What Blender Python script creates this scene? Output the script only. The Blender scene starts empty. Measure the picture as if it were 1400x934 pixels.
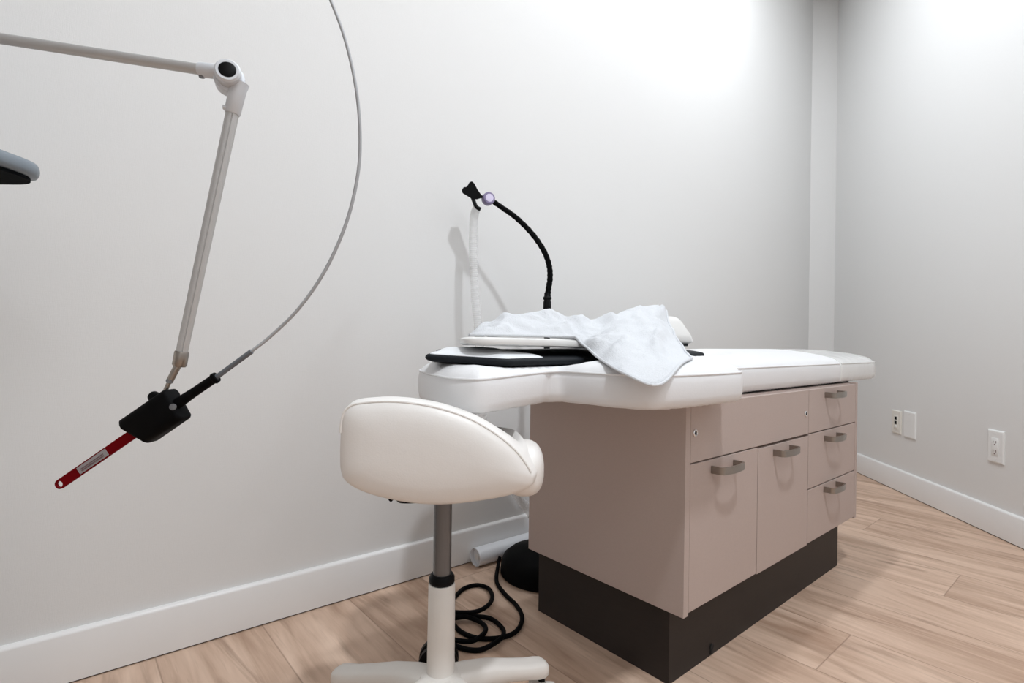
import bpy, bmesh, math, random
from mathutils import Vector, Matrix, noise
from mathutils.geometry import delaunay_2d_cdt

random.seed(7)
SC = bpy.context.scene
COL = SC.collection
PI = math.pi
FPX, EYE, ROLL = 728.19, 0.72, 0.0138

# ------------------------------------------------------------------ helpers
XR = Vector((math.cos(ROLL), 0, math.sin(ROLL)))
UR = Vector((-math.sin(ROLL), 0, math.cos(ROLL)))
FW = Vector((0, 1, 0))


def at(x, y, Y):
    """world point seen in direction (x, y) of the photograph at distance Y"""
    d = FW + XR * ((x - 700) / FPX) - UR * ((y - 467) / FPX)
    return Vector((0, 0, EYE)) + d * (Y / d.y)


def floor_at(x, y, z=0.0):
    d = FW + XR * ((x - 700) / FPX) - UR * ((y - 467) / FPX)
    return Vector((0, 0, EYE)) + d * ((z - EYE) / d.z)


TH = 0.8666
BED_O = Vector((0.3532, 1.0739, 0))
BA = Vector((math.sin(TH), math.cos(TH), 0))
BB = Vector((-BA.y, BA.x, 0))
BED_ROT = math.atan2(BA.y, BA.x)


def bed_at(x, y, t):
    """bed frame (s, t, z) point in direction (x, y) on the plane t"""
    d = FW + XR * ((x - 700) / FPX) - UR * ((y - 467) / FPX)
    k = (BED_O.dot(BB) + t) / d.dot(BB)
    p = Vector((0, 0, EYE)) + d * k
    q = p - BED_O
    return Vector((q.dot(BA), t, p.z))


def to_bed(p):
    q = Vector(p) - BED_O
    return Vector((q.dot(BA), q.dot(BB), p[2]))


def from_bed(s, t, z):
    return BED_O + BA * s + BB * t + Vector((0, 0, z))


def catmull(pts, n=8, closed=False):
    pts = [Vector(p) for p in pts]
    out = []
    N = len(pts)
    rng = range(N) if closed else range(N - 1)
    for i in rng:
        p1, p2 = pts[i], pts[(i + 1) % N]
        p0 = pts[(i - 1) % N] if closed or i > 0 else p1 * 2 - p2
        p3 = pts[(i + 2) % N] if closed or i < N - 2 else p2 * 2 - p1
        for k in range(n):
            u = k / n
            out.append(0.5 * ((2 * p1) + (p2 - p0) * u + (2 * p0 - 5 * p1 + 4 * p2 - p3) * u * u
                              + (3 * p1 - p0 - 3 * p2 + p3) * u ** 3))
    if not closed:
        out.append(pts[-1])
    return out


def round_poly(pts, r, n=6):
    """2D polygon with rounded corners; r a number or a list"""
    out = []
    N = len(pts)
    for i in range(N):
        p0, p1, p2 = Vector(pts[i - 1][:2]), Vector(pts[i][:2]), Vector(pts[(i + 1) % N][:2])
        rr = r[i] if isinstance(r, (list, tuple)) else r
        d0, d1 = (p0 - p1), (p2 - p1)
        l = min(rr, d0.length * .49, d1.length * .49)
        a, c = p1 + d0.normalized() * l, p1 + d1.normalized() * l
        for k in range(n + 1):
            u = k / n
            out.append(a * (1 - u) ** 2 + p1 * 2 * u * (1 - u) + c * u * u)
    return out


def resample(poly, step):
    out = []
    N = len(poly)
    for i in range(N):
        a, b = poly[i], poly[(i + 1) % N]
        m = max(1, int(round((b - a).length / step)))
        for k in range(m):
            out.append(a.lerp(b, k / m))
    res = [out[0]]
    for p in out[1:]:
        if (p - res[-1]).length > step * .25:
            res.append(p)
    if (res[-1] - res[0]).length < step * .25:
        res.pop()
    return res


def seg_dist(p, a, b):
    ab = b - a
    u = max(0, min(1, (p - a).dot(ab) / max(1e-12, ab.length_squared)))
    return (p - (a + ab * u)).length


def poly_dist(p, poly):
    return min(seg_dist(p, poly[i - 1], poly[i]) for i in range(len(poly)))


def inside(p, poly):
    c = False
    for i in range(len(poly)):
        a, b = poly[i - 1], poly[i]
        if (a.y > p.y) != (b.y > p.y) and p.x < (b.x - a.x) * (p.y - a.y) / (b.y - a.y) + a.x:
            c = not c
    return c


def area2(poly):
    return sum(poly[i - 1].x * poly[i].y - poly[i].x * poly[i - 1].y for i in range(len(poly)))


def fill(poly, step):
    """triangulated fill of a 2D polygon with interior points; returns points, faces"""
    xs = [p.x for p in poly]; ys = [p.y for p in poly]
    pts = list(poly)
    x = min(xs)
    j = 0
    while x < max(xs):
        y = min(ys) + (step / 2 if j % 2 else 0)
        while y < max(ys):
            p = Vector((x, y))
            if inside(p, poly) and poly_dist(p, poly) > step * .55:
                pts.append(p)
            y += step
        x += step * .87
        j += 1
    n = len(poly)
    v, e, f, ov, oe, of = delaunay_2d_cdt(pts, [], [list(range(n))], 1, 1e-6)
    return v, f


def cushion(poly, z_bottom, z_top, step=.012, bulge=.0, edge=.012):
    """pad with a given outline: z_top(p, d) gives the upper surface, z_bottom(p, d) the lower one"""
    if area2(poly) < 0:
        poly = poly[::-1]
    poly = resample(poly, step)
    bm = bmesh.new()
    v, f = fill(poly, step)
    dd = [poly_dist(p, poly) for p in v]
    top = [bm.verts.new((p.x, p.y, z_top(p, d))) for p, d in zip(v, dd)]
    bot = [bm.verts.new((p.x, p.y, z_bottom(p, d))) for p, d in zip(v, dd)]
    cnt = {}
    for t in f:
        try:
            bm.faces.new([top[i] for i in t]); bm.faces.new([bot[i] for i in reversed(t)])
        except ValueError:
            pass
        for k in range(len(t)):
            a, b = t[k], t[(k + 1) % len(t)]
            cnt[(a, b)] = cnt.get((a, b), 0) + 1
    border = [(a, b) for (a, b) in cnt if (b, a) not in cnt]
    K = 4
    side = {}
    # outward normal per border vertex
    nrm = {}
    for a, b in border:
        d = (v[b] - v[a]).normalized()
        n = Vector((d.y, -d.x))
        for i in (a, b):
            nrm[i] = nrm.get(i, Vector((0, 0))) + n
    for i, n in nrm.items():
        n.normalize()
        col = [bot[i]]
        zb, zt = bot[i].co.z, top[i].co.z
        for k in range(1, K):
            u = k / K
            o = n * bulge * math.sin(PI * u) ** .6
            col.append(bm.verts.new((v[i].x + o.x, v[i].y + o.y, zb + (zt - zb) * u)))
        col.append(top[i])
        side[i] = col
    for a, b in border:
        for k in range(K):
            bm.faces.new((side[a][k], side[b][k], side[b][k + 1], side[a][k + 1]))
    return bm, [Vector((p.x, p.y)) for p in poly]


def add_box(bm, x0, x1, y0, y1, z0, z1, bevel=0.0, seg=2):
    g = bmesh.ops.create_cube(bm, size=1)
    vs = g['verts']
    for v in vs:
        v.co = Vector((x0 + (x1 - x0) * (v.co.x + .5), y0 + (y1 - y0) * (v.co.y + .5), z0 + (z1 - z0) * (v.co.z + .5)))
    if bevel:
        es = set()
        for v in vs:
            es.update(v.link_edges)
        bmesh.ops.bevel(bm, geom=list(es), offset=bevel, segments=seg, profile=.5, affect='EDGES')
    return bm


def box(*a, **k):
    return add_box(bmesh.new(), *a, **k)


def add_tube(bm, path, rad, n=14, caps=True, squash=None):
    """tube along path; rad a number or a list; squash=(w, h, upvector) gives a rectangular strap"""
    path = [Vector(p) for p in path]
    N = len(path)
    R = rad if isinstance(rad, (list, tuple)) else [rad] * N
    prev = None
    rings = []
    for i, p in enumerate(path):
        t = (path[min(i + 1, N - 1)] - path[max(i - 1, 0)]).normalized()
        if prev is None:
            h = Vector((0, 0, 1)) if abs(t.z) < .9 else Vector((1, 0, 0))
            u = t.cross(h).normalized()
        else:
            u = (prev - t * prev.dot(t)).normalized()
        prev = u
        w = t.cross(u)
        ring = []
        for k in range(n):
            a = 2 * PI * k / n
            ring.append(bm.verts.new(p + (u * math.cos(a) + w * math.sin(a)) * R[i]))
        rings.append(ring)
    for i in range(N - 1):
        for k in range(n):
            bm.faces.new((rings[i][k], rings[i][(k + 1) % n], rings[i + 1][(k + 1) % n], rings[i + 1][k]))
    if caps:
        bm.faces.new(rings[0][::-1]); bm.faces.new(rings[-1])
    return bm


def tube(path, rad, n=14, caps=True):
    return add_tube(bmesh.new(), path, rad, n, caps)


def closed_tube(path, rad, n=8):
    bm = bmesh.new()
    path = [Vector(p) for p in path]
    N = len(path)
    rings = []
    for i, p in enumerate(path):
        t = (path[(i + 1) % N] - path[i - 1]).normalized()
        u = t.cross(Vector((0, 0, 1)))
        if u.length < 1e-4:
            u = Vector((1, 0, 0))
        u.normalize()
        w = t.cross(u)
        rings.append([bm.verts.new(p + (u * math.cos(2 * PI * k / n) + w * math.sin(2 * PI * k / n)) * rad) for k in range(n)])
    for i in range(N):
        for k in range(n):
            bm.faces.new((rings[i - 1][k], rings[i - 1][(k + 1) % n], rings[i][(k + 1) % n], rings[i][k]))
    return bm


def add_lathe(bm, prof, origin=(0, 0, 0), axis=(0, 0, 1), n=32):
    """prof: list of (radius, height) along axis"""
    o = Vector(origin); ax = Vector(axis).normalized()
    u = ax.cross(Vector((0, 0, 1)) if abs(ax.z) < .9 else Vector((1, 0, 0))).normalized()
    w = ax.cross(u)
    rings = []
    for r, h in prof:
        if r < 1e-6:
            rings.append([bm.verts.new(o + ax * h)])
        else:
            rings.append([bm.verts.new(o + ax * h + (u * math.cos(2 * PI * k / n) + w * math.sin(2 * PI * k / n)) * r) for k in range(n)])
    for i in range(len(rings) - 1):
        a, b = rings[i], rings[i + 1]
        for k in range(n):
            if len(a) == 1 and len(b) == 1:
                continue
            if len(a) == 1:
                bm.faces.new((a[0], b[(k + 1) % n], b[k]))
            elif len(b) == 1:
                bm.faces.new((a[k], a[(k + 1) % n], b[0]))
            else:
                bm.faces.new((a[k], a[(k + 1) % n], b[(k + 1) % n], b[k]))
    return bm


def lathe(prof, origin=(0, 0, 0), axis=(0, 0, 1), n=32):
    return add_lathe(bmesh.new(), prof, origin, axis, n)


def strap(path, width, thick, up, bm=None):
    """flat band swept along path, width along up"""
    bm = bm or bmesh.new()
    path = [Vector(p) for p in path]
    up = Vector(up).normalized()
    rings = []
    N = len(path)
    for i, p in enumerate(path):
        t = (path[min(i + 1, N - 1)] - path[max(i - 1, 0)]).normalized()
        n = t.cross(up).normalized()
        c = thick * .3
        ring = []
        for a, b in ((-1, -1), (1, -1), (1, 1), (-1, 1)):
            ring.append(bm.verts.new(p + n * a * thick / 2 + up * b * width / 2))
        rings.append(ring)
    for i in range(N - 1):
        for k in range(4):
            bm.faces.new((rings[i][k], rings[i][(k + 1) % 4], rings[i + 1][(k + 1) % 4], rings[i + 1][k]))
    bm.faces.new(rings[0][::-1]); bm.faces.new(rings[-1])
    return bm


def tag(o, label=None, cat=None, group=None, kind=None):
    if label: o['label'] = label
    if cat: o['category'] = cat
    if group: o['group'] = group
    if kind: o['kind'] = kind
    return o


def empty(name, loc, rz=0.0, label=None, cat=None, group=None):
    o = bpy.data.objects.new(name, None)
    o.empty_display_size = .1
    COL.objects.link(o)
    o.location = loc
    o.rotation_euler = (0, 0, rz)
    return tag(o, label, cat, group)


def obj(name, bm, mat, parent=None, world=True, smooth=True, angle=40, label=None):
    """link bm as one mesh object. world: vertices are world coordinates (else the parent's own frame)"""
    bmesh.ops.recalc_face_normals(bm, faces=bm.faces[:])
    me = bpy.data.meshes.new(name)
    root = parent
    if parent is not None and world:
        M = Matrix.Identity(4)
        chain = []
        p = parent
        while p:
            chain.append(Matrix.Translation(p.location) @ Matrix.Rotation(p.rotation_euler.z, 4, 'Z'))
            p = p.parent
        for m in reversed(chain):
            M = M @ m
        bm.transform(M.inverted())
    elif parent is not None and parent.parent is not None and not world:
        bm.transform(Matrix.Translation(-parent.location))   # part inside a part: shift from the thing's frame
    cs = [v.co for v in bm.verts]
    c = Vector([(min(k[i] for k in cs) + max(k[i] for k in cs)) / 2 for i in range(3)])
    if parent is None:
        c.z = min(k.z for k in cs)
    for v in bm.verts:
        v.co -= c
    bm.to_mesh(me)
    bm.free()
    me.materials.append(mat)
    if smooth:
        me.polygons.foreach_set('use_smooth', [True] * len(me.polygons))
        try:
            me.set_sharp_from_angle(angle=math.radians(angle))
        except Exception:
            pass
    o = bpy.data.objects.new(name, me)
    COL.objects.link(o)
    o.location = c
    if parent is not None:
        o.parent = parent
    if label:
        o['label'] = label
    return o


# ------------------------------------------------------------------ materials
def new_mat(name):
    m = bpy.data.materials.new(name)
    m.use_nodes = True
    nt = m.node_tree
    return m, nt, nt.nodes['Principled BSDF']


def mat(name, col, rough=.5, metal=0.0, var=.03, scale=40, bump=0.0, bscale=200, spec=.5, coat=0.0, stretch=None, sheen=0.0):
    m, nt, b = new_mat(name)
    N, L = nt.nodes, nt.links
    tc = N.new('ShaderNodeTexCoord')
    mp = N.new('ShaderNodeMapping')
    if stretch:
        mp.inputs['Scale'].default_value = stretch
    L.new(tc.outputs['Object'], mp.inputs['Vector'])
    nz = N.new('ShaderNodeTexNoise')
    nz.inputs['Scale'].default_value = scale
    nz.inputs['Detail'].default_value = 3
    L.new(mp.outputs['Vector'], nz.inputs['Vector'])
    rp = N.new('ShaderNodeMix'); rp.data_type = 'RGBA'
    rp.inputs[6].default_value = (*[c * (1 - var) for c in col], 1)
    rp.inputs[7].default_value = (*[min(1, c * (1 + var)) for c in col], 1)
    L.new(nz.outputs['Fac'], rp.inputs[0])
    L.new(rp.outputs[2], b.inputs['Base Color'])
    b.inputs['Roughness'].default_value = rough
    b.inputs['Metallic'].default_value = metal
    b.inputs['Specular IOR Level'].default_value = spec
    if coat:
        b.inputs['Coat Weight'].default_value = coat
    if sheen:
        b.inputs['Sheen Weight'].default_value = sheen
    if bump:
        n2 = N.new('ShaderNodeTexNoise')
        n2.inputs['Scale'].default_value = bscale
        n2.inputs['Detail'].default_value = 2
        L.new(mp.outputs['Vector'], n2.inputs['Vector'])
        bp = N.new('ShaderNodeBump')
        bp.inputs['Strength'].default_value = bump
        bp.inputs['Distance'].default_value = .002
        L.new(n2.outputs['Fac'], bp.inputs['Height'])
        L.new(bp.outputs['Normal'], b.inputs['Normal'])
    return m


def weave_mat(name, col, rough, var, su, sv, bump, dirs=('X', 'Z')):
    """laminate or wall covering with a fine linen weave"""
    m, nt, b = new_mat(name)
    N, L = nt.nodes, nt.links
    tc = N.new('ShaderNodeTexCoord')
    outs = []
    for sc in (su, sv):
        mp = N.new('ShaderNodeMapping')
        mp.inputs['Scale'].default_value = sc
        L.new(tc.outputs['Object'], mp.inputs['Vector'])
        nz = N.new('ShaderNodeTexNoise')
        nz.inputs['Scale'].default_value = 1
        nz.inputs['Detail'].default_value = 2
        L.new(mp.outputs['Vector'], nz.inputs['Vector'])
        outs.append(nz.outputs['Fac'])
    ad = N.new('ShaderNodeMath'); ad.operation = 'ADD'
    L.new(outs[0], ad.inputs[0]); L.new(outs[1], ad.inputs[1])
    mr = N.new('ShaderNodeMapRange')
    mr.inputs['From Min'].default_value = .6
    mr.inputs['From Max'].default_value = 1.4
    L.new(ad.outputs[0], mr.inputs['Value'])
    mx = N.new('ShaderNodeMix'); mx.data_type = 'RGBA'
    mx.inputs[6].default_value = (*[c * (1 - var) for c in col], 1)
    mx.inputs[7].default_value = (*[min(1, c * (1 + var)) for c in col], 1)
    L.new(mr.outputs['Result'], mx.inputs[0])
    L.new(mx.outputs[2], b.inputs['Base Color'])
    b.inputs['Roughness'].default_value = rough
    b.inputs['Specular IOR Level'].default_value = .22
    bp = N.new('ShaderNodeBump')
    bp.inputs['Strength'].default_value = bump
    bp.inputs['Distance'].default_value = .001
    L.new(mr.outputs['Result'], bp.inputs['Height'])
    L.new(bp.outputs['Normal'], b.inputs['Normal'])
    return m


def floor_mat():
    m, nt, b = new_mat('oak_planks')
    N, L = nt.nodes, nt.links

    def math_(op, a, c=None, d=None):
        n = N.new('ShaderNodeMath'); n.operation = op
        for i, x in enumerate((a, c, d)):
            if x is None:
                continue
            if isinstance(x, (int, float)):
                n.inputs[i].default_value = x
            else:
                L.new(x, n.inputs[i])
        return n.outputs[0]
    tc = N.new('ShaderNodeTexCoord')
    sp = N.new('ShaderNodeSeparateXYZ')
    L.new(tc.outputs['Object'], sp.inputs[0])
    s, t = sp.outputs['X'], sp.outputs['Y']
    W, LEN = .2235, 1.2
    q = math_('DIVIDE', math_('SUBTRACT', s, 1.218), W)
    idx = math_('FLOOR', q)
    fs = math_('SUBTRACT', q, idx)                               # 0..1 across the plank
    off = math_('MULTIPLY_ADD', idx, -.433, -.663)
    qt = math_('DIVIDE', math_('SUBTRACT', t, off), LEN)
    it = math_('FLOOR', qt)
    ft = math_('SUBTRACT', qt, it)
    pid = math_('MULTIPLY_ADD', idx, 7.13, math_('MULTIPLY', it, 3.71))
    wn = N.new('ShaderNodeTexWhiteNoise'); wn.noise_dimensions = '1D'
    L.new(pid, wn.inputs['W'])
    rnd = wn.outputs['Value']
    # grain coordinates, shifted per plank
    def grain(ss, st, detail, dist, ofs=0.0):
        c = N.new('ShaderNodeCombineXYZ')
        L.new(math_('MULTIPLY', s, ss), c.inputs[0])
        L.new(math_('MULTIPLY_ADD', t, st, math_('MULTIPLY_ADD', rnd, 37.0, ofs)), c.inputs[1])
        L.new(math_('MULTIPLY', rnd, 11.0), c.inputs[2])
        z = N.new('ShaderNodeTexNoise')
        z.inputs['Scale'].default_value = 1
        z.inputs['Detail'].default_value = detail
        z.inputs['Distortion'].default_value = dist
        L.new(c.outputs[0], z.inputs['Vector'])
        return z.outputs['Fac']
    broad = grain(6.5, 1.1, 4, 2.2)
    fine = grain(38, 2.6, 4, 1.6, 5.0)
    dark = grain(8, 1.2, 5, 2.6, 9.0)
    pore = grain(320, 12, 2, .3, 3.0)
    val = math_('ADD', math_('MULTIPLY', broad, .68), math_('MULTIPLY', fine, .32))
    val = math_('ADD', val, math_('MULTIPLY', math_('SUBTRACT', rnd, .5), .09))
    cr = N.new('ShaderNodeValToRGB')
    e = cr.color_ramp.elements
    e[0].position = .30; e[0].color = (.385, .245, .168, 1)
    e[1].position = .68; e[1].color = (.740, .550, .425, 1)
    k = e.new(.50); k.color = (.600, .425, .318, 1)
    L.new(val, cr.inputs[0])
    # dark streaks and knots
    dk = N.new('ShaderNodeMapRange')
    dk.inputs['From Min'].default_value = .575
    dk.inputs['From Max'].default_value = .74
    L.new(dark, dk.inputs['Value'])
    vc = N.new('ShaderNodeCombineXYZ')
    L.new(math_('MULTIPLY_ADD', s, 4.2, math_('MULTIPLY', fine, .35)), vc.inputs[0])
    L.new(math_('MULTIPLY_ADD', t, 1.7, math_('MULTIPLY_ADD', rnd, 9.0, math_('MULTIPLY', broad, .5))), vc.inputs[1])
    vo = N.new('ShaderNodeTexVoronoi')
    vo.inputs['Scale'].default_value = 1
    L.new(vc.outputs[0], vo.inputs['Vector'])
    kn = N.new('ShaderNodeMapRange')
    kn.inputs['From Min'].default_value = .16
    kn.inputs['From Max'].default_value = .02
    L.new(vo.outputs['Distance'], kn.inputs['Value'])
    dsum = math_('MINIMUM', math_('ADD', math_('MULTIPLY', dk.outputs['Result'], .60), math_('MULTIPLY', kn.outputs['Result'], .55)), 1.0)
    po = N.new('ShaderNodeMapRange')
    po.inputs['From Min'].default_value = .58
    po.inputs['From Max'].default_value = .75
    L.new(pore, po.inputs['Value'])
    dsum = math_('MINIMUM', math_('ADD', dsum, math_('MULTIPLY', po.outputs['Result'], .13)), 1.0)
    mx = N.new('ShaderNodeMix'); mx.data_type = 'RGBA'
    L.new(dsum, mx.inputs[0])
    L.new(cr.outputs[0], mx.inputs[6])
    mx.inputs[7].default_value = (.205, .115, .072, 1)
    # seams
    es = math_('MULTIPLY', math_('MINIMUM', fs, math_('SUBTRACT', 1.0, fs)), W)
    et = math_('MULTIPLY', math_('MINIMUM', ft, math_('SUBTRACT', 1.0, ft)), LEN)
    ed = math_('MINIMUM', es, et)
    sm = N.new('ShaderNodeMapRange')
    sm.inputs['From Min'].default_value = .0022
    sm.inputs['From Max'].default_value = .0006
    L.new(ed, sm.inputs['Value'])
    m2 = N.new('ShaderNodeMix'); m2.data_type = 'RGBA'
    L.new(math_('MULTIPLY', sm.outputs['Result'], .42), m2.inputs[0])
    L.new(mx.outputs[2], m2.inputs[6])
    m2.inputs[7].default_value = (.16, .09, .06, 1)
    L.new(m2.outputs[2], b.inputs['Base Color'])
    b.inputs['Roughness'].default_value = .52
    b.inputs['Specular IOR Level'].default_value = .3
    bp = N.new('ShaderNodeBump')
    bp.inputs['Strength'].default_value = .25
    bp.inputs['Distance'].default_value = .0008
    L.new(math_('SUBTRACT', fine, sm.outputs['Result']), bp.inputs['Height'])
    L.new(bp.outputs['Normal'], b.inputs['Normal'])
    return m


def hose_mat():
    m, nt, b = new_mat('milky_hose')
    N, L = nt.nodes, nt.links
    b.inputs['Base Color'].default_value = (.92, .92, .92, 1)
    b.inputs['Roughness'].default_value = .3
    tr = N.new('ShaderNodeBsdfTransparent')
    mx = N.new('ShaderNodeMixShader')
    mx.inputs[0].default_value = .42
    L.new(tr.outputs[0], mx.inputs[1]); L.new(b.outputs[0], mx.inputs[2])
    L.new(mx.outputs[0], N['Material Output'].inputs['Surface'])
    return m


M = {}
M['wall'] = weave_mat('wall_covering', (.79, .785, .775), .65, .010, (900, 900, 90), (60, 60, 900), .12)
M['ceiling'] = mat('ceiling_paint', (.85, .85, .84), .8, bump=.1, bscale=150)
M['trim'] = mat('white_trim_paint', (.84, .83, .82), .32, var=.01, scale=20)
M['shadow_gap'] = mat('dark_gap', (.03, .02, .015), .9)
M['floor'] = floor_mat()
M['vinyl'] = mat('white_vinyl', (.82, .82, .83), .42, var=.015, scale=12, bump=.08, bscale=350)
M['vinyl_warm'] = mat('ivory_vinyl', (.87, .845, .815), .38, var=.012, scale=14, bump=.07, bscale=380)
M['cover'] = mat('clear_vinyl_cover', (.80, .80, .79), .22, var=.05, scale=14, bump=.35, bscale=28, coat=.4)
M['laminate'] = weave_mat('taupe_laminate', (.50, .407, .370), .55, .04, (1100, 1100, 160), (160, 160, 1100), .06)
M['plinth'] = mat('dark_plinth', (.034, .028, .026), .5, var=.12, scale=30, stretch=(1, 1, 8), spec=.2)
M['black_gap'] = mat('black_board', (.012, .011, .011), .8)
M['nickel'] = mat('brushed_nickel', (.34, .31, .28), .33, 1.0, var=.05, scale=60, stretch=(1, 1, 30))
M['chrome'] = mat('brushed_steel', (.17, .17, .175), .33, .65, var=.1, scale=50, stretch=(30, 30, 1))
M['black_plastic'] = mat('black_plastic', (.0035, .0035, .004), .42, var=.2, spec=.12)
M['black_rubber'] = mat('black_rubber', (.0028, .0028, .0032), .6, var=.2, spec=.06)
M['ivory_plastic'] = mat('ivory_plastic', (.80, .765, .72), .42, var=.02)
M['white_plastic'] = mat('white_plastic', (.86, .86, .85), .35, var=.01)
M['cream_plastic'] = mat('cream_plate', (.80, .77, .71), .4, var=.01)
M['board'] = mat('white_board', (.81, .80, .78), .45, var=.01)
M['towel'] = mat('white_terry', (.69, .705, .73), .95, var=.05, scale=220, bump=.8, bscale=420, spec=.1)
M['pad_black'] = mat('black_pad_fabric', (.008, .010, .013), .65, var=.15, bump=.2, bscale=300, spec=.2)
M['pad_white'] = mat('white_pad_cover', (.80, .82, .84), .5, var=.02, bump=.1)
M['arm_grey'] = mat('satin_grey_metal', (.62, .63, .65), .38, .55, var=.03, scale=25, stretch=(1, 1, 6))
M['tube_grey'] = mat('grey_anodised_tube', (.53, .525, .52), .40, .45, var=.04, scale=40)
M['arm_joint'] = mat('silver_grey_joint', (.66, .68, .71), .42, .15, var=.02)
M['cable_grey'] = mat('grey_fibre_jacket', (.42, .43, .45), .45)
M['sleeve_grey'] = mat('slate_sleeve', (.13, .145, .165), .5)
M['red'] = mat('red_plastic', (.16, .0012, .004), .6, var=.1, spec=.05)
M['red_dark'] = mat('dark_red_tip', (.17, .012, .015), .5)
M['label_grey'] = mat('grey_label', (.33, .31, .32), .6, spec=.2)
M['ink'] = mat('dark_print', (.16, .10, .11), .7)
M['tray_grey'] = mat('blue_grey_plastic', (.20, .235, .27), .4, var=.05)
M['tray_dark'] = mat('dark_grey_plastic', (.006, .007, .008), .8, spec=.03)
M['rib_grey'] = mat('charcoal_plastic', (.03, .032, .036), .8, spec=.03)
M['bright_chrome'] = mat('bright_chrome', (.75, .75, .76), .2, 1.0)
M['knob_lilac'] = mat('lilac_plastic', (.25, .21, .36), .35)
M['knob_face'] = mat('pale_knob_face', (.74, .68, .88), .4)
M['hose'] = hose_mat()
M['tube_white'] = mat('white_pvc', (.84, .86, .90), .3, var=.01)

# ------------------------------------------------------------------ room shell
LW_D, LW_A = 1.4233, 0.8914
RW_D, RW_A = 1.5991, 0.1196
TR = .014                                                         # baseboard thickness
dl = Vector((math.sin(LW_A), math.cos(LW_A), 0)); nl = Vector((-dl.y, dl.x, 0))   # nl points into the wall
dr = Vector((math.sin(RW_A), math.cos(RW_A), 0)); nr = Vector((dr.y, -dr.x, 0))
CEIL = 2.95
lw0 = nl * (LW_D + TR)
rw0 = nr * (RW_D + TR)


def left_pt(s): return lw0 + dl * s
def right_pt(s): return rw0 + dr * s


def meet(p0, d, ray):
    # intersection of wall line p0 + d s with the ray X = ray * Y from the camera
    k = (p0.x - ray * p0.y) / (ray * d.y - d.x)
    return p0 + d * k


c1 = meet(lw0, dl, (1105.2 - 700) / FPX)
c2 = meet(rw0, dr, (1140 - 700) / FPX)
XS, YS = -2.5, -1.9
k = (XS - lw0.x) / dl.x
c0 = lw0 + dl * k                                                 # left wall meets the side wall
k = (YS - rw0.y) / dr.y
c3 = rw0 + dr * k
c4 = Vector((XS, YS, 0))
foot = [c0, c1, c2, c3, c4]


def slab(pts, z0, z1):
    bm = bmesh.new()
    lo = [bm.verts.new((p.x, p.y, z0)) for p in pts]
    hi = [bm.verts.new((p.x, p.y, z1)) for p in pts]
    bm.faces.new(lo[::-1]); bm.faces.new(hi)
    for i in range(len(pts)):
        bm.faces.new((lo[i - 1], lo[i], hi[i], hi[i - 1]))
    return bm


def grown(pts, g):
    c = sum(pts, Vector()) / len(pts)
    return [p + (p - c).normalized() * g for p in pts]


def struct(o):
    o['kind'] = 'structure'
    return o


# the floor's own frame runs along the planks
fl = slab(grown(foot, .2), -.06, 0)
fl.transform(Matrix.Translation(Vector((BED_O.x, BED_O.y, 0))).inverted())
fl.transform(Matrix.Rotation(-BED_ROT, 4, 'Z'))
bmesh.ops.recalc_face_normals(fl, faces=fl.faces[:])
me = bpy.data.meshes.new('floor'); fl.to_mesh(me); fl.free()
me.materials.append(M['floor'])
fo = bpy.data.objects.new('floor', me); COL.objects.link(fo)
fo.location = BED_O; fo.rotation_euler = (0, 0, BED_ROT)
struct(fo)
struct(obj('ceiling', slab(grown(foot, .2), CEIL, CEIL + .06), M['ceiling'], smooth=False))


def wall(name, p, q, out, th=.09):
    return struct(obj(name, slab([p, q, q + out * th, p + out * th], 0, CEIL), M['wall'], smooth=False))


wall('wall_left', c0, c1, nl)
cd = (c2 - c1).normalized()
wall('wall_corner', c1, c2, Vector((-cd.y, cd.x, 0)))
wall('wall_right', c2, c3, nr)
wall('wall_back', c3, c4, Vector((0, -1, 0)))
wall('wall_side', c4, c0, Vector((-1, 0, 0)))


def baseboard(name, p, q, inn, h=.109):
    """skirting with an eased top edge, and a thin dark gap under it"""
    d = (q - p).normalized()
    prof = [(0, .0035), (TR, .0035), (TR, h - .008), (TR - .002, h - .003), (TR - .006, h), (0, h)]
    bm = bmesh.new()
    a = [bm.verts.new(p + inn * x + Vector((0, 0, z))) for x, z in prof]
    b = [bm.verts.new(q + inn * x + Vector((0, 0, z))) for x, z in prof]
    for i in range(len(prof)):
        bm.faces.new((a[i - 1], a[i], b[i], b[i - 1]))
    bm.faces.new(a); bm.faces.new(b[::-1])
    o = struct(obj(name, bm, M['trim'], smooth=True, angle=50))
    g = bmesh.new()
    vs = []
    for e in (p, q):
        for x, z in ((0, 0), (TR - .004, 0), (TR - .004, .004), (0, .004)):
            vs.append(g.verts.new(e + inn * x + Vector((0, 0, z))))
    for i in range(4):
        j = (i + 1) % 4
        g.faces.new((vs[i], vs[j], vs[4 + j], vs[4 + i]))
    go = obj('gap', g, M['shadow_gap'], o, world=True, smooth=False)  # dark strip painted as the shade below the skirting
    return o


baseboard('baseboard_left', c0, c1, -nl)
baseboard('baseboard_right', c2, c3, -nr)
baseboard('baseboard_corner', c1, c2, Vector((cd.y, -cd.x, 0)))


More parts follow.
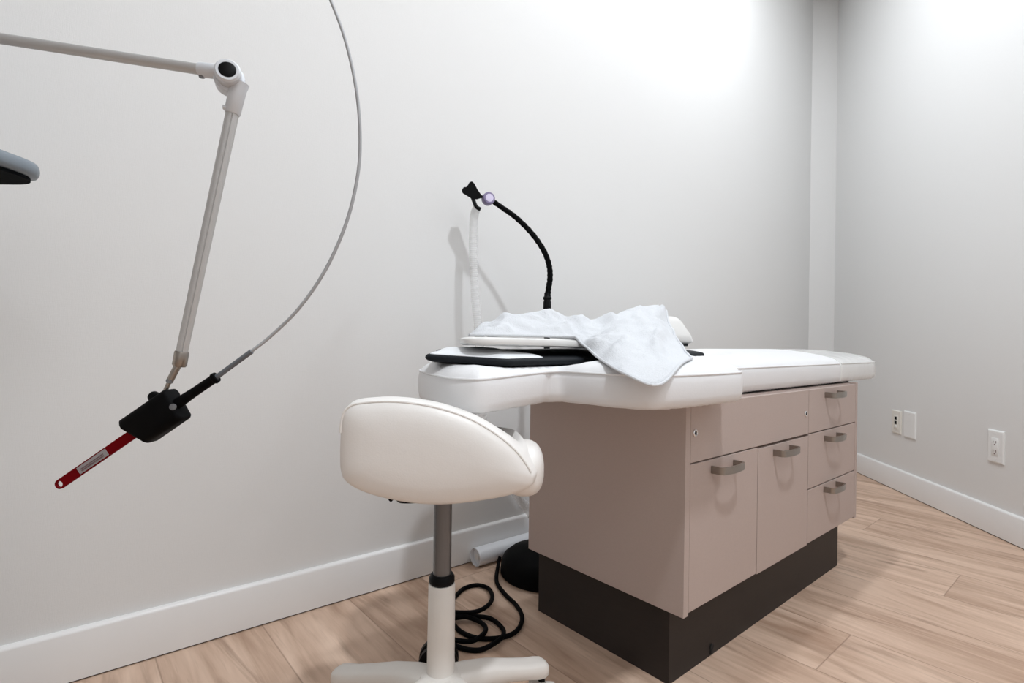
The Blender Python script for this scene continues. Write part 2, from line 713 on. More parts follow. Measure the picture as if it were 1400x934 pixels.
# ------------------------------------------------------------------ wall plates on the right wall
def wall_plate(name, s0, s1, z0, z1, mt, label, cat, build):
    """built in the wall's frame: x along the wall, y out of it, z up"""
    root = empty(name, right_pt((s0 + s1) / 2) + Vector((0, 0, z0)), 0, label, cat)
    root.rotation_euler = (0, 0, math.atan2(-dr.y, -dr.x))        # x points towards the viewer along the wall
    w, h = s1 - s0, z1 - z0
    bm = bmesh.new()
    prof = [(0, 0.0), (0, .003), (.003, .0058), (.006, .0065)]
    rings = []
    for ins, y in prof:
        ring = []
        for x, z in ((-w / 2 + ins, ins), (w / 2 - ins, ins), (w / 2 - ins, h - ins), (-w / 2 + ins, h - ins)):
            ring.append(bm.verts.new((x, y, z)))
        rings.append(ring)
    for i in range(len(rings) - 1):
        for k in range(4):
            bm.faces.new((rings[i][k], rings[i][(k + 1) % 4], rings[i + 1][(k + 1) % 4], rings[i + 1][k]))
    bm.faces.new(rings[-1]); bm.faces.new(rings[0][::-1])
    obj('cover_plate', bm, mt, root, world=False, smooth=False)
    build(root, w, h)
    return root


# y of the plate's frame has to point into the room
def duplex(root, w, h):
    fr = obj('receptacle', box(-.0165, .0165, .0055, .0085, h / 2 - .033, h / 2 + .033, bevel=.001), M['white_plastic'], root, world=False)
    for zc in (h / 2 + .0175, h / 2 - .0175):
        bm = bmesh.new()
        add_box(bm, -.0085, -.0060, .0080, .0090, zc - .004, zc + .005)
        add_box(bm, .0055, .0080, .0080, .0090, zc - .003, zc + .004)
        add_lathe(bm, [(0, 0), (.0026, 0), (.0026, .001), (0, .001)], (0, .0080, zc - .0095), (0, 1, 0), 12)
        obj('slots', bm, M['ink'], fr, world=False, smooth=False)
    for z in (h - .012, .012):
        obj('screw', lathe([(0, 0), (.003, 0), (.0028, .0012), (0, .0015)], (0, .0062, z), (0, 1, 0), 12), M['white_plastic'], root, world=False)


def phone(root, w, h):
    obj('insert', box(-.0165, .0165, .0055, .0085, h / 2 - .036, h / 2 + .036, bevel=.001), M['cream_plastic'], root, world=False)
    for zc in (h / 2 + .019, h / 2 - .004):
        j = obj('jack', box(-.0085, .0085, .0080, .0098, zc - .0075, zc + .0085, bevel=.0008), M['black_plastic'], root, world=False)
        obj('contact_slot', box(-.004, .004, .0096, .0103, zc - .004, zc + .002), M['tray_dark'], j, world=False, smooth=False)
    obj('blank_port', box(-.0085, .0085, .0080, .0094, h / 2 - .029, h / 2 - .014, bevel=.0008), M['white_plastic'], root, world=False)


def blank(root, w, h):
    for z in (.010, h - .010):
        obj('screw', lathe([(0, 0), (.003, 0), (.0028, .0010), (0, .0012)], (0, .0064, z), (0, 1, 0), 12), M['white_plastic'], root, world=False)


# x of the plate frame = -dr, so y = rotate(-dr, +90) ; check it faces the room
yv = Vector((dr.y, -dr.x, 0))
WALL_FLIP = yv.dot(-nr) < 0
wall_plate('power_outlet', 2.218, 2.297, .278, .404, M['white_plastic'],
           'white rectangular power outlet with two sockets low on right wall', 'outlet', duplex)
wall_plate('blank_cover_plate', 2.745, 2.836, .278, .407, M['white_plastic'],
           'plain blank white wall plate just right of the cream jack plate', 'wall plate', blank)
wall_plate('phone_jack_plate', 2.859, 2.934, .283, .400, M['cream_plastic'],
           'cream wall plate with two small black jacks on right wall', 'wall plate', phone)
if WALL_FLIP:
    for o in list(COL.objects):
        if o.name in ('power_outlet', 'blank_cover_plate', 'phone_jack_plate'):
            o.rotation_euler.z += PI

# ------------------------------------------------------------------ treatment bed (frame: x = s along it, y = t towards the wall)
bed = empty('treatment_bed', BED_O, BED_ROT,
            'white cushioned treatment bed on a taupe drawer cabinet with dark plinth', 'treatment bed')
Lc, Dc, ZB, ZT, Z1, Z2 = 1.012, .466, .165, .603, .4747, .3202
EP = .018
obj('carcass', box(EP, Lc - EP, .016, Dc - .004, ZB + .004, ZT - .002), M['laminate'], bed, world=False, smooth=False)
for s0 in (0, Lc - EP):
    obj('end_panel', box(s0, s0 + EP, 0, Dc, ZB, ZT, bevel=.0008), M['laminate'], bed, world=False, smooth=False)
obj('back_panel', box(EP, Lc - EP, Dc - .004, Dc, ZB + .004, ZT), M['laminate'], bed, world=False, smooth=False)
obj('plinth', box(.0207, .990, .0452, Dc - .02, 0, ZB + .006, bevel=.0006), M['plinth'], bed, world=False, smooth=False,
    label='dark brown plinth')
# cable notch in the plinth
bm = bmesh.new()
add_box(bm, .186, .199, .0420, .0470, .004, .021, bevel=.002)
add_lathe(bm, [(0, 0), (.0065, 0), (.0065, .005), (0, .005)], (.1925, .0420, .021), (0, 1, 0), 16)
obj('cable_notch', bm, M['black_gap'], bed, world=False, label='small black cable notch')

SD1, SD2 = .318, .619
g = .0016


def front(name, s0, s1, z0, z1, zdrop=0.0):
    return obj(name, box(s0 + g, s1 - g, .0005, .0175, z0 + g, z1 - g, bevel=.0009), M['laminate'], bed, world=False, smooth=False)


def handle(part, sc, zc):
    hw, pr, r = .048, .027, .010
    path = []
    def arc(cx, cy, a0, a1, n=6):
        for i in range(n + 1):
            a = a0 + (a1 - a0) * i / n
            path.append((cx + r * math.cos(a), cy + r * math.sin(a), zc))
    path.append((sc - hw, .001, zc))
    path.append((sc - hw, -pr + r + .004, zc))
    arc(sc - hw + r, -pr + r, PI, 1.5 * PI)
    for i in range(1, 8):
        u = i / 8
        path.append((sc - hw + r + (2 * hw - 2 * r) * u, -pr - .004 * math.sin(PI * u), zc))
    arc(sc + hw - r, -pr + r, 1.5 * PI, 2 * PI)
    path.append((sc + hw, .001, zc))
    bm = strap(path, .016, .0042, (0, 0, 1))
    return obj('handle', bm, M['nickel'], part, world=False, angle=30, label='brushed nickel bow handle')


def lock(part, sc, zc):
    bm = lathe([(0, 0), (.0078, 0), (.0078, .002), (.0066, .0032), (.0052, .0032), (.0046, .0022), (0, .0022)],
               (sc, .0005, zc), (0, -1, 0), 20)
    o = obj('lock', bm, M['bright_chrome'], part, world=False, label='small round chrome lock')
    return o


pn = front('top_panel', EP, SD2, Z1, ZT - .004)
lock(pn, .034, .537); lock(pn, .596, .533)
# keyway slits belong to the locks
for lk in pn.children:
    p = lk.location + pn.location
    obj('keyway', box(p.x - .0008, p.x + .0008, -.0035, -.0012, p.z - .004, p.z + .004), M['black_gap'], pn, world=False, smooth=False)
d1 = front('door', EP, SD1, ZB + .004, Z1)
handle(d1, .150, .452)
d2 = front('door', SD1, SD2, ZB + .001, Z1 - .0035)
handle(d2, .449, .451)
for (z0, z1, zh) in ((Z1, ZT - .004, .5775), (Z2, Z1, .4505), (ZB + .004, Z2, .3025)):
    d = front('drawer', SD2, Lc - EP, z0, z1)
    handle(d, .783, zh)

# black slab painting in the shade line under the upholstery
obj('base_board', box(.002, Lc + .01, .030, Dc - .01, ZT - .001, ZT + .006), M['black_gap'], bed, world=False, smooth=False,
    label='black base board under the cushion')

PAD = round_poly([(-.352, .142), (.27, .160), (.375, .180), (.425, .225), (.40, .36), (.0, .39), (-.335, .40), (-.385, .33), (-.448, .262)],
                 [.012, .01, .01, .01, .03, .03, .03, .03, .012], 5)


def pad_base(p):
    """underside of the pad lying on the bed"""
    return (.6725 + .054 * max(0, p.y - .14) + .007 * max(0, min(1, (p.x + .10) / .4)) )


ZS = .6645                                                         # piping height
BODY = round_poly([(-.440, .108), (-.300, .128), (-.236, .128), (-.228, .02), (-.205, -.062), (-.09, -.078), (.10, -.078), (.135, .016), (.80, .014),
                   (.895, .014), (.895, .452), (.16, .452), (.125, .540), (-.16, .545), (-.225, .49), (-.238, .40), (-.320, .415), (-.395, .385), (-.430, .290), (-.458, .165)],
                  [.045, .02, .05, .05, .05, .08, .05, .02, .02, .004, .004, .03, .05, .06, .04, .03, .04, .05, .04, .05], 8)
FOOT = round_poly([(.897, .013), (1.26, .016), (1.335, .07), (1.335, .40), (1.26, .452), (.897, .453)],
                  [.004, .05, .06, .06, .05, .004], 6)


def crown(d, h=.042):
    d = max(0, d)
    u = min(1, d / .21)
    return h * (.30 * (1 - math.exp(-d / .012)) + .70 * (1 - (1 - u) ** 1.8))


head_tilt = lambda p: -.008 * max(0, (-.238 - p.x) / .2)


def press(p, z):
    """the pad's weight presses the cushion down under and beside it"""
    if inside(p, PAD):
        return min(z, pad_base(p) - .0006)
    q = poly_dist(p, PAD)
    return min(z, pad_base(p) - .0006 + .10 * q + 1.6 * q * q) if q < .15 else z


def bed_surface(s_, t_):
    p = Vector((s_, t_))
    if inside(p, BODY):
        return press(p, ZS + crown(poly_dist(p, BODY), .042) + head_tilt(p))
    return 0


def seat_mesh(poly, flat_edges=None, zs=ZS, zb=.605, h=.042, bulge=.0035, wr=0.0, tilt=None):
    tl = tilt or (lambda p: 0.0)
    def top(p, d):
        z = zs + crown(d, h) + tl(p)
        if flat_edges:                                            # a joint edge keeps the crown
            dx = flat_edges(p)
            z = zs + crown(dx, h) + tl(p)
        if wr:
            z += wr * noise.noise(Vector((p.x * 22, p.y * 16, 3)))
        z = press(p, z)
        return z
    def bot(p, d):
        return zb + .006 * max(0, 1 - d / .012) ** 2 + tl(p)
    return cushion(poly, bot, top, .012, bulge)


def edge_dist(poly, skip):
    """distance to the outline leaving out the edges where skip(mid) holds"""
    segs = [(poly[i - 1], poly[i]) for i in range(len(poly)) if not skip((poly[i - 1] + poly[i]) / 2)]
    return lambda p: min(seg_dist(p, a, b) for a, b in segs)


def open_piping(outl, cond, z):
    n = len(outl)
    st = [i for i in range(n) if cond(outl[i]) and not cond(outl[i - 1])][0]
    pts = []
    i = st
    while cond(outl[i % n]) and len(pts) < n:
        p = outl[i % n]
        pts.append((p.x, p.y, z(p)))
        i += 1
    return pts


bm, outl = seat_mesh(BODY, edge_dist(BODY, lambda m: m.x > .89), tilt=head_tilt)
# soft upright creases where the headrest meets the wing
for v in bm.verts:
    if -.30 < v.co.x < -.20 and v.co.y < .20 and v.co.z < ZS + .004:
        f = math.exp(-((v.co.x + .262) / .010) ** 2) + .7 * math.exp(-((v.co.x + .236 + .25 * (v.co.z - .63)) / .007) ** 2)
        v.co.y += .0075 * f * min(1, max(0, (ZS + .004 - v.co.z) / .02))
bd = obj('mattress', bm, M['vinyl'], bed, world=False, angle=75)
obj('piping', tube(open_piping(outl, lambda p: p.x < .8935, lambda p: ZS + head_tilt(p)), .0022, 8), M['vinyl'], bd, world=False)
bm, outl = seat_mesh(FOOT, edge_dist(FOOT, lambda m: m.x < .90), h=.042, wr=.0012)
ft = obj('foot_cover', bm, M['cover'], bed, world=False, angle=75, label='clear vinyl cover over the foot end')
obj('piping', tube(open_piping(outl, lambda p: p.x > .8985, lambda p: ZS), .0024, 8), M['cover'], ft, world=False)


# ------------------------------------------------------------------ black pad lying on the bed
pad = empty('heating_pad', from_bed(0, .28, .694), BED_ROT,
            'flat black pad with white top lying on bed under the white board', 'pad')
bmp, _ = cushion(PAD, lambda p, d: pad_base(p) + .004 * max(0, 1 - d / .01), lambda p, d: pad_base(p) + .0150 + .0025 * min(1, d / .02), .012, .004)
bmp.transform(Matrix.Translation((0, -.28, -.694)))
obj('pad_body', bmp, M['pad_black'], pad, world=False, angle=60)
WH = round_poly([(-.350, .150), (-.245, .158), (-.235, .215), (-.20, .37), (-.335, .385), (-.380, .325), (-.442, .262)],
                [.010, .012, .02, .02, .02, .02, .012], 5)
bmp, _ = cushion(WH, lambda p, d: pad_base(p) + .0145, lambda p, d: pad_base(p) + .0170 + .0035 * min(1, d / .012) + .007 * min(1, d / .09), .012, .001)
bmp.transform(Matrix.Translation((0, -.28, -.694)))
obj('top_cover', bmp, M['pad_white'], pad, world=False, angle=60, label='white top cover of the pad')

# ------------------------------------------------------------------ white board on the pad
SLB = round_poly([(-.402, .205), (-.370, .168), (.04, .160), (.055, .35), (-.26, .375), (-.318, .345)],
                 [.03, .03, .03, .03, .03, .03], 6)
bmp, _ = cushion(SLB, lambda p, d: .7125 + .003 * max(0, 1 - d / .004) ** 2 - .0065 * max(0, min(1, (p.x + .40) / .4)),
                 lambda p, d: .7275 - .003 * max(0, 1 - d / .004) ** 2 - .0015 * max(0, min(1, (p.x + .40) / .4)), .012, .001)
bmp.transform(Matrix.Translation(BED_O) @ Matrix.Rotation(BED_ROT, 4, 'Z'))
bo = obj('flat_board', bmp, M['board'], None, angle=50)
tag(bo, 'thin white board with rounded edge lying on the black pad under the towel', 'board')

# ------------------------------------------------------------------ white block
blk = empty('white_cushion_block', from_bed(.28, .28, .716), BED_ROT,
            'white rounded block standing on the black pad behind the towel', 'block')


def loft_block(levels, r):
    bm = bmesh.new()
    rings = []
    for (s0, s1, t0, t1, z) in levels:
        poly = round_poly([(s0, t0), (s1, t0), (s1, t1), (s0, t1)], r, 5)
        rings.append([bm.verts.new((p.x, p.y, z)) for p in poly])
    n = len(rings[0])
    for i in range(len(rings) - 1):
        for k in range(n):
            bm.faces.new((rings[i][k], rings[i][(k + 1) % n], rings[i + 1][(k + 1) % n], rings[i + 1][k]))
    bm.faces.new(rings[0][::-1]); bm.faces.new(rings[-1])
    return bm


bmp = loft_block([(.162, .368, .208, .350, .7215), (.155, .374, .202, .356, .727), (.160, .366, .205, .353, .745), (.175, .338, .214, .348, .778),
                  (.181, .331, .220, .345, .788), (.188, .322, .228, .338, .7935), (.20, .30, .24, .325, .795)], .022)
bmp.transform(Matrix.Translation((-.28, -.28, -.716)))
obj('block_body', bmp, M['board'], blk, world=False, angle=60)
bmp = loft_block([(.168, .362, .212, .346, .7135), (.166, .364, .210, .348, .7235)], .02)
bmp.transform(Matrix.Translation((-.28, -.28, -.716)))
obj('base_rim', bmp, M['pad_black'], blk, world=False, label='black rim under the block')  # black rim put in for the shade beneath the block

# ------------------------------------------------------------------ towel
ridge = [(643, 458, .30), (666, 444, .30), (692, 433.5, .29), (722, 429.5, .28), (757, 430.5, .27), (786, 439, .25), (818, 439.5, .25), (856, 429, .25), (893, 418.5, .255), (906, 425, .245)]
hem = [(643, 460, .215), (672, 461.5, .200), (700, 463.5, .190), (735, 466.5, .182), (768, 469, .176), (798, 473, .150), (818, 489, .070), (856, 512, -.045), (903, 527, -.084), (946, 502, -.030)]
G = []
rowA, rowB = [], []
for (x, y, t) in ridge:
    rowA.append(bed_at(x, y, t))
for (x, y, t) in hem:
    rowB.append(bed_at(x, y, t))
back = []
for i, p in enumerate(rowA):
    kk = min(1, i / 2.0)
    q = Vector((p.x + .015 + .03 * (1 - kk), p.y + .012 + .063 * kk, max(.7315, p.z - .045 * kk - .001)))
    back.append(q)
midbulge = [.0, .006, .010, .010, .008, .002, .004, .006, .006, .0]
rows = [back, rowA]
for f in (.3, .65):
    r = []
    for i in range(10):
        p = rowA[i].lerp(rowB[i], f)
        p.z += midbulge[i] * math.sin(PI * f)
        r.append(p)
    rows.append(r)
rows.append(rowB)
NU, NV = 9, 12
fine_rows = [catmull(r, NU) for r in rows]
cols = len(fine_rows[0])
grid = []
for c in range(cols):
    grid.append(catmull([fine_rows[r][c] for r in range(len(rows))], NV))
bm = bmesh.new()
V = []
for c in range(cols):
    col = []
    for r in range(len(grid[c])):
        p = grid[c][r].copy()
        u, w = c / (cols - 1), r / (len(grid[c]) - 1)
        amp = min(1, 9 * u, 20 * (1.02 - u)) * min(1, 6 * min(w - .15 if w > .15 else 0, 1 - w)) if w < .98 else 0
        a = noise.noise(Vector((p.x * 17 + 3 * p.y * 6, p.y * 9, 1.7)))
        b2 = noise.noise(Vector((p.x * 38, p.y * 38, 5.1)))
        ridge2 = 1 - abs(noise.noise(Vector((p.x * 24 + p.y * 10, p.y * 20 - p.x * 7, 2.3)))) * 2
        ridge_n = 1 - abs(noise.noise(Vector((p.x * 11 - p.y * 14, p.y * 6 + p.x * 4, 8.3)))) * 2
        p.z += amp * (.009 * a + .004 * b2 + .022 * max(0, ridge_n - .35) + .012 * max(0, ridge2 - .45))
        p.y -= amp * .007 * noise.noise(Vector((p.x * 25, p.y * 14, 9)))
        col.append(p)
    V.append(col)


def support(q):
    """height of whatever lies under the towel"""
    h = bed_surface(q.x, q.y) + .0048
    if inside(q.xy, PAD):
        h = max(h, pad_base(q.xy) + (.0275 if q.x < -.19 else .0180))
    if inside(q.xy, SLB):
        h = max(h, .7320)
    if .148 < q.x < .382 and .195 < q.y < .364:
        e = min(q.x - .155, (.374 - q.x) * 1.0, (q.y - .202) * 2.2, (.356 - q.y) * 2.2)
        h = max(h, .8015 - max(0, .050 - e) * 1.0)
    return h


NR = len(V[0])
lift = [[max(0, support(V[c][r]) - V[c][r].z) for r in range(NR)] for c in range(cols)]
need = [row[:] for row in lift]
for it in range(10):                                              # spread each raised spot softly into its surroundings
    new = [row[:] for row in lift]
    for c in range(cols):
        for r in range(NR):
            nb = [lift[cc][rr] for cc, rr in ((c - 1, r), (c + 1, r), (c, r - 1), (c, r + 1)) if 0 <= cc < cols and 0 <= rr < NR]
            new[c][r] = max(need[c][r], .5 * lift[c][r] + .48 * sum(nb) / len(nb))
    lift = new
for c in range(cols):
    for r in range(NR):
        V[c][r].z += lift[c][r]
V = [[bm.verts.new(p) for p in col] for col in V]
for c in range(cols - 1):
    for r in range(len(V[0]) - 1):
        bm.faces.new((V[c][r], V[c + 1][r], V[c + 1][r + 1], V[c][r + 1]))
border = [v.co.copy() for v in V[0]] + [V[c][-1].co.copy() for c in range(1, cols)] + [v.co.copy() for v in reversed(V[-1][:-1])]
bmesh.ops.recalc_face_normals(bm, faces=bm.faces[:])
bmesh.ops.solidify(bm, geom=bm.faces[:], thickness=.0028)
tw = empty('towel', from_bed(-.05, .2, .73), BED_ROT,
           'crumpled white terry towel heaped on the board and hanging over bed edge', 'towel')
bm.transform(Matrix.Translation((.05, -.2, -.73)))
obj('towel_cloth', bm, M['towel'], tw, world=False, angle=180)
hb = tube(border, .0027, 8)
hb.transform(Matrix.Translation((.05, -.2, -.73)))
obj('hem', hb, M['towel'], tw, world=False)

# ------------------------------------------------------------------ saddle stool
PY = .93
pole = at(605.5, 700, PY); PX = pole.x
stool = empty('saddle_stool', (PX, PY, 0), 0, 'ivory saddle stool on a steel gas lift beside the bed head', 'stool')
NF = .835                                                          # distance of the near side of the seat
outline_px = [(465.5, 600), (466.5, 580), (471, 563), (483, 553.5), (505, 550), (535, 549), (565, 551.5), (600, 558), (640, 571.5), (676, 592),
              (706, 617), (726, 645), (728, 657), (722, 667), (700, 676), (660, 684), (612, 689.5), (570, 688.5), (528, 681.5), (494, 671),
              (473, 658), (466, 643), (465, 622)]
cen = Vector((595, 620))
prof = []
for x, y in outline_px:
    p = at(x, y, NF)
    prof.append(Vector((p.x, p.z)))
prof = [Vector((q.x, q.y)) for q in catmull([Vector((q.x, q.y, 0)) for q in prof], 5, closed=True)]
cc = sum(prof, Vector((0, 0))) / len(prof)
SH = .05                                                           # sideways shift per metre of depth
levels = [(-.016, .35), (-.0145, .62), (-.0105, .82), (-.005, .94), (0, 1.0), (.004, 1.012), (.012, 1.035), (.028, 1.06), (.05, 1.066),
          (.075, 1.04), (.10, .99), (.125, .92), (.145, .82), (.155, .65), (.158, .4)]
bm = bmesh.new()
rings = []
seam_pts = []
zbot = min(q.y for q in prof)
for w, sc in levels:
    ring = []
    for q in prof:
        d = q - cc
        x = cc.x + d.x * (1 + (sc - 1) * .75) + SH * max(0, w)
        z = cc.y + d.y * (sc if d.y > 0 else (1 + (sc - 1) * .45 if sc > 1 else sc))
        if d.y > 0:
            z -= max(0, w - .040) * .75 * min(1, d.y / .06)
        else:
            z += max(0, w) * .12
        v = Vector((x, NF + w, z))
        ring.append(bm.verts.new(v))
        if w == 0:
            seam_pts.append(v.copy())
    rings.append(ring)
n = len(prof)
for i in range(len(rings) - 1):
    for k in range(n):
        bm.faces.new((rings[i][k], rings[i][(k + 1) % n], rings[i + 1][(k + 1) % n], rings[i + 1][k]))
for ring, f, flip in ((rings[0], -.0165, True), (rings[-1], .186, False)):
    c = bm.verts.new((cc.x + SH * max(0, f), NF + (f if f < 0 else .159), cc.y - (.03 if f > 0 else 0)))
    for k in range(n):
        bm.faces.new((ring[k], ring[(k + 1) % n], c))
seat = obj('seat', bm, M['vinyl_warm'], stool, angle=180)
k0 = min(range(n), key=lambda i: (seam_pts[i] - at(466, 590, NF)).length)
k1 = min(range(n), key=lambda i: (seam_pts[i] - at(727, 650, NF)).length)
sp = []
i = k0
while i != k1:
    sp.append(seam_pts[i % n] + Vector((0, -.0004, 0)))
    i = (i + 1) % n
obj('piping', tube(sp, .0021, 8), M['vinyl_warm'], seat)
# front lobe of the seat
bm = bmesh.new()
lc = at(716, 638, .925)
U, Vn = 28, 20
ringsl = []
for i in range(Vn + 1):
    a = -PI / 2 + PI * i / Vn
    ring = []
    for j in range(U):
        b = 2 * PI * j / U
        e = .75
        f = lambda c: math.copysign(abs(c) ** e, c)
        ring.append(bm.verts.new((lc.x + .0345 * f(math.cos(a)) * f(math.cos(b)), lc.y + .075 * f(math.cos(a)) * f(math.sin(b)), lc.z + .0435 * f(math.sin(a)))))
    ringsl.append(ring)
for i in range(Vn):
    for j in range(U):
        bm.faces.new((ringsl[i][j], ringsl[i][(j + 1) % U], ringsl[i + 1][(j + 1) % U], ringsl[i + 1][j]))
bmesh.ops.remove_doubles(bm, verts=bm.verts[:], dist=1e-5)
obj('front_lobe', bm, M['vinyl_warm'], stool, angle=180)
# underside plate and levers
zpl = at(607, 690, PY).z
obj('mounting_plate', box(PX - .055, PX + .03, PY - .035, PY + .045, zpl + .0135, zpl + .026, bevel=.003), M['black_plastic'], stool)
lev = at(533, 684, .90)
obj('lever', tube(catmull([(PX - .03, PY - .01, zpl + .010), (PX - .07, .91, zpl + .012), lev + Vector((.012, 0, .012)), lev]), .0042, 10), M['black_plastic'], stool)
# gas lift
zc0 = at(606, 790, PY).z
zhub = at(604, 931, PY - .023).z
obj('gas_lift', lathe([(0, 0), (.0158, 0), (.0158, zpl + .012 - zc0 + .03), (0, zpl + .012 - zc0 + .03)], (PX, PY, zc0 - .03), n=36), M['chrome'], stool)
zc = at(606, 797, PY).z
obj('collar', lathe([(0, 0), (.0195, 0), (.0222, .003), (.0222, .011), (.0190, .0165), (.0160, .0165), (0, .012)], (PX, PY, zc), n=32), M['black_plastic'], stool)
obj('column', lathe([(0, 0), (.0255, 0), (.0240, .004), (.0238, .05), (.0232, zc - zhub - .002), (.0215, zc - zhub), (0, zc - zhub)], (PX, PY, zhub), n=40), M['ivory_plastic'], stool)
obj('hub', lathe([(0, -.045), (.030, -.045), (.037, -.036), (.040, -.010), (.036, .0), (.026, .0035), (0, .0035)], (PX, PY, zhub), n=36), M['ivory_plastic'], stool)


def stool_leg(ang, i):
    d = Vector((math.sin(ang), math.cos(ang), 0))
    sd = Vector((d.y, -d.x, 0))
    bm = bmesh.new()
    prof = []
    #      r     top      bottom  halfwidth
    st = [(.020, .002, -.044, .026), (.05, .003, -.042, .0245), (.09, -.001, -.038, .0225), (.13, -.010, -.040, .021), (.165, -.017, -.045, .0205),
          (.185, -.019, -.049, .021), (.198, -.021, -.050, .019), (.206, -.026, -.048, .013), (.209, -.032, -.044, .006)]
    rings = []
    for r, zt, zb, hw in st:
        ring = []
        m = 14
        for k in range(m):
            a = 2 * PI * k / m
            e = .55
            cx = math.copysign(abs(math.cos(a)) ** e, math.cos(a)) * hw
            cz = math.copysign(abs(math.sin(a)) ** e, math.sin(a))
            z = (zt + zb) / 2 + (zt - zb) / 2 * cz
            ring.append(bm.verts.new(Vector((PX, PY, zhub + z)) + d * r + sd * cx))
        rings.append(ring)
    for a, b in zip(rings, rings[1:]):
        for k in range(len(a)):
            bm.faces.new((a[k], a[(k + 1) % len(a)], b[(k + 1) % len(a)], b[k]))
    bm.faces.new(rings[0][::-1]); bm.faces.new(rings[-1])
    bmesh.ops.subdivide_edges(bm, edges=[], cuts=1)
    leg = obj('leg', bm, M['ivory_plastic'], stool, angle=70)
    # twin wheel castor, trailing sideways
    R = .042 if i == 0 else .037
    c = Vector((PX, PY, 0)) + d * .197
    ax = d if i == 0 else (sd * .5 + d * .85).normalized()
    if i == 0:
        ax = Vector((math.sin(ang), math.cos(ang), 0))             # seen side on from the front
    tr = Vector((ax.y, -ax.x, 0)) * (-.012 if i == 0 else .014)
    hub = c + tr + Vector((0, 0, R))
    bm = bmesh.new()
    for sg in (-1, 1):
        pr = [(0, .004), (R - .004, .004), (R, .007), (R, .019), (R - .005, .023), (.012, .024), (0, .024)]
        add_lathe(bm, [(r, h) for r, h in pr], hub, ax * sg, 28)
    ct = obj('castor', bm, M['black_plastic'], leg, label='black twin wheel castor')
    zl = zhub - .040
    obj('stem', lathe([(0, 0), (.0065, 0), (.0065, max(.012, zl - R)), (0, max(.012, zl - R))], (c.x, c.y, R), n=16), M['black_plastic'], leg)
    if i != 0:
        bm = bmesh.new()
        m = 12
        rr = R + .004
        side = Vector((ax.y, -ax.x, 0))
        prev = None
        for k in range(m + 1):
            a = PI * (.02 + .70 * k / m)
            o = hub + side * math.cos(a) * rr + Vector((0, 0, math.sin(a) * rr))
            o2 = hub + side * math.cos(a) * (rr + .003) + Vector((0, 0, math.sin(a) * (rr + .003)))
            cur = [bm.verts.new(o - ax * .024), bm.verts.new(o + ax * .024), bm.verts.new(o2 + ax * .024), bm.verts.new(o2 - ax * .024)]
            if prev:
                for j in range(4):
                    bm.faces.new((prev[j], prev[(j + 1) % 4], cur[(j + 1) % 4], cur[j]))
            else:
                bm.faces.new(cur)
            prev = cur
        bm.faces.new(prev[::-1])
        obj('castor_hood', bm, M['ivory_plastic'], leg, angle=50)
    return leg


for i in range(5):
    stool_leg(math.radians(-5.0 + 72 * i), i)

# ------------------------------------------------------------------ gooseneck hose stand behind the bed
gs = from_bed(.195, .602, 0)
stand = empty('gooseneck_stand', gs, 0, 'black gooseneck stand with round floor base rising behind the bed', 'stand')
prof = [(0, 0), (.133, 0), (.138, .006), (.137, .030), (.130, .052), (.110, .068), (.07, .078), (.03, .084), (.018, .090), (0, .090)]
obj('base', lathe(prof, gs, n=56), M['black_rubber'], stand)
NY = gs.y
ptop = at(748, 428, NY)
obj('pole', tube([(gs.x, gs.y, .08), (gs.x, gs.y, .4), (ptop.x, ptop.y, ptop.z - .02)], .0095, 18), M['black_plastic'], stand)
pg = at(748.5, 405, NY)
obj('grip', lathe([(0, 0), (.0115, 0), (.0125, .004), (.0125, ptop.z + .03 - ptop.z + .015), (.0105, .052), (.0135, .056), (.0135, .060), (.010, .064), (.0095, .075), (0, .075)],
                  (ptop.x, ptop.y, ptop.z - .012), n=24), M['black_plastic'], stand)
HY = 1.60
neck_px = [(748.6, 412, NY), (749.5, 398, NY), (752, 380, NY - .005), (750.5, 362, NY - .01), (743, 342, NY - .02), (727, 319, NY - .020), (706, 298, NY - .030), (688, 285, NY - .040), (669, 272, NY - .050)]
neck = catmull([at(*p) for p in neck_px], 12)
radii = [.0088 + .0009 * (1 if (i // 2) % 2 else 0) - .0016 * i / len(neck) for i in range(len(neck))]
obj('gooseneck', tube(neck, radii, 14), M['black_rubber'], stand)
kc = at(667.5, 272, HY - .012)
view = Vector((kc.x, kc.y, 0)).normalized()
kax = (-view + Vector((.35, 0, .05))).normalized()
kn = obj('clamp_knob', lathe([(0, -.012), (.0165, -.012), (.0185, -.009), (.0185, .009), (.0165, .012), (.0125, .012), (.0125, .010), (0, .010)], kc, kax, 28), M['knob_lilac'], stand,
         label='lilac clamp knob with pale face')
obj('knob_face', lathe([(0, .0095), (.0120, .0095), (.0120, .0128), (0, .0135)], kc, kax, 28), M['knob_face'], kn)
# forked jaw
jy = HY - .005
ja = [at(662, 275, jy), at(655, 270, jy), at(648, 263, jy), at(640, 256, jy), at(636, 252, jy)]
bm = bmesh.new()
jaw = [(662, 269), (657.5, 266.5), (652, 258.5), (648.8, 251), (645, 247.7), (641.5, 249.5), (640, 253.5), (637.5, 256.2), (634.2, 255.6), (631.2, 260), (632.4, 264.2), (639, 268.2), (646, 272.6), (652.8, 272.6), (657.5, 270.5), (662, 272.5)]
f0 = [bm.verts.new(at(x, y, jy - .014)) for x, y in jaw]
f1 = [bm.verts.new(at(x, y, jy + .014)) for x, y in jaw]
bm.faces.new(f0); bm.faces.new(f1[::-1])
for k in range(len(jaw)):
    bm.faces.new((f0[k - 1], f0[k], f1[k], f1[k - 1]))
bmesh.ops.bevel(bm, geom=[e for e in bm.edges], offset=.0010, segments=2, affect='EDGES')
obj('holder_jaw', bm, M['black_plastic'], stand, angle=40)
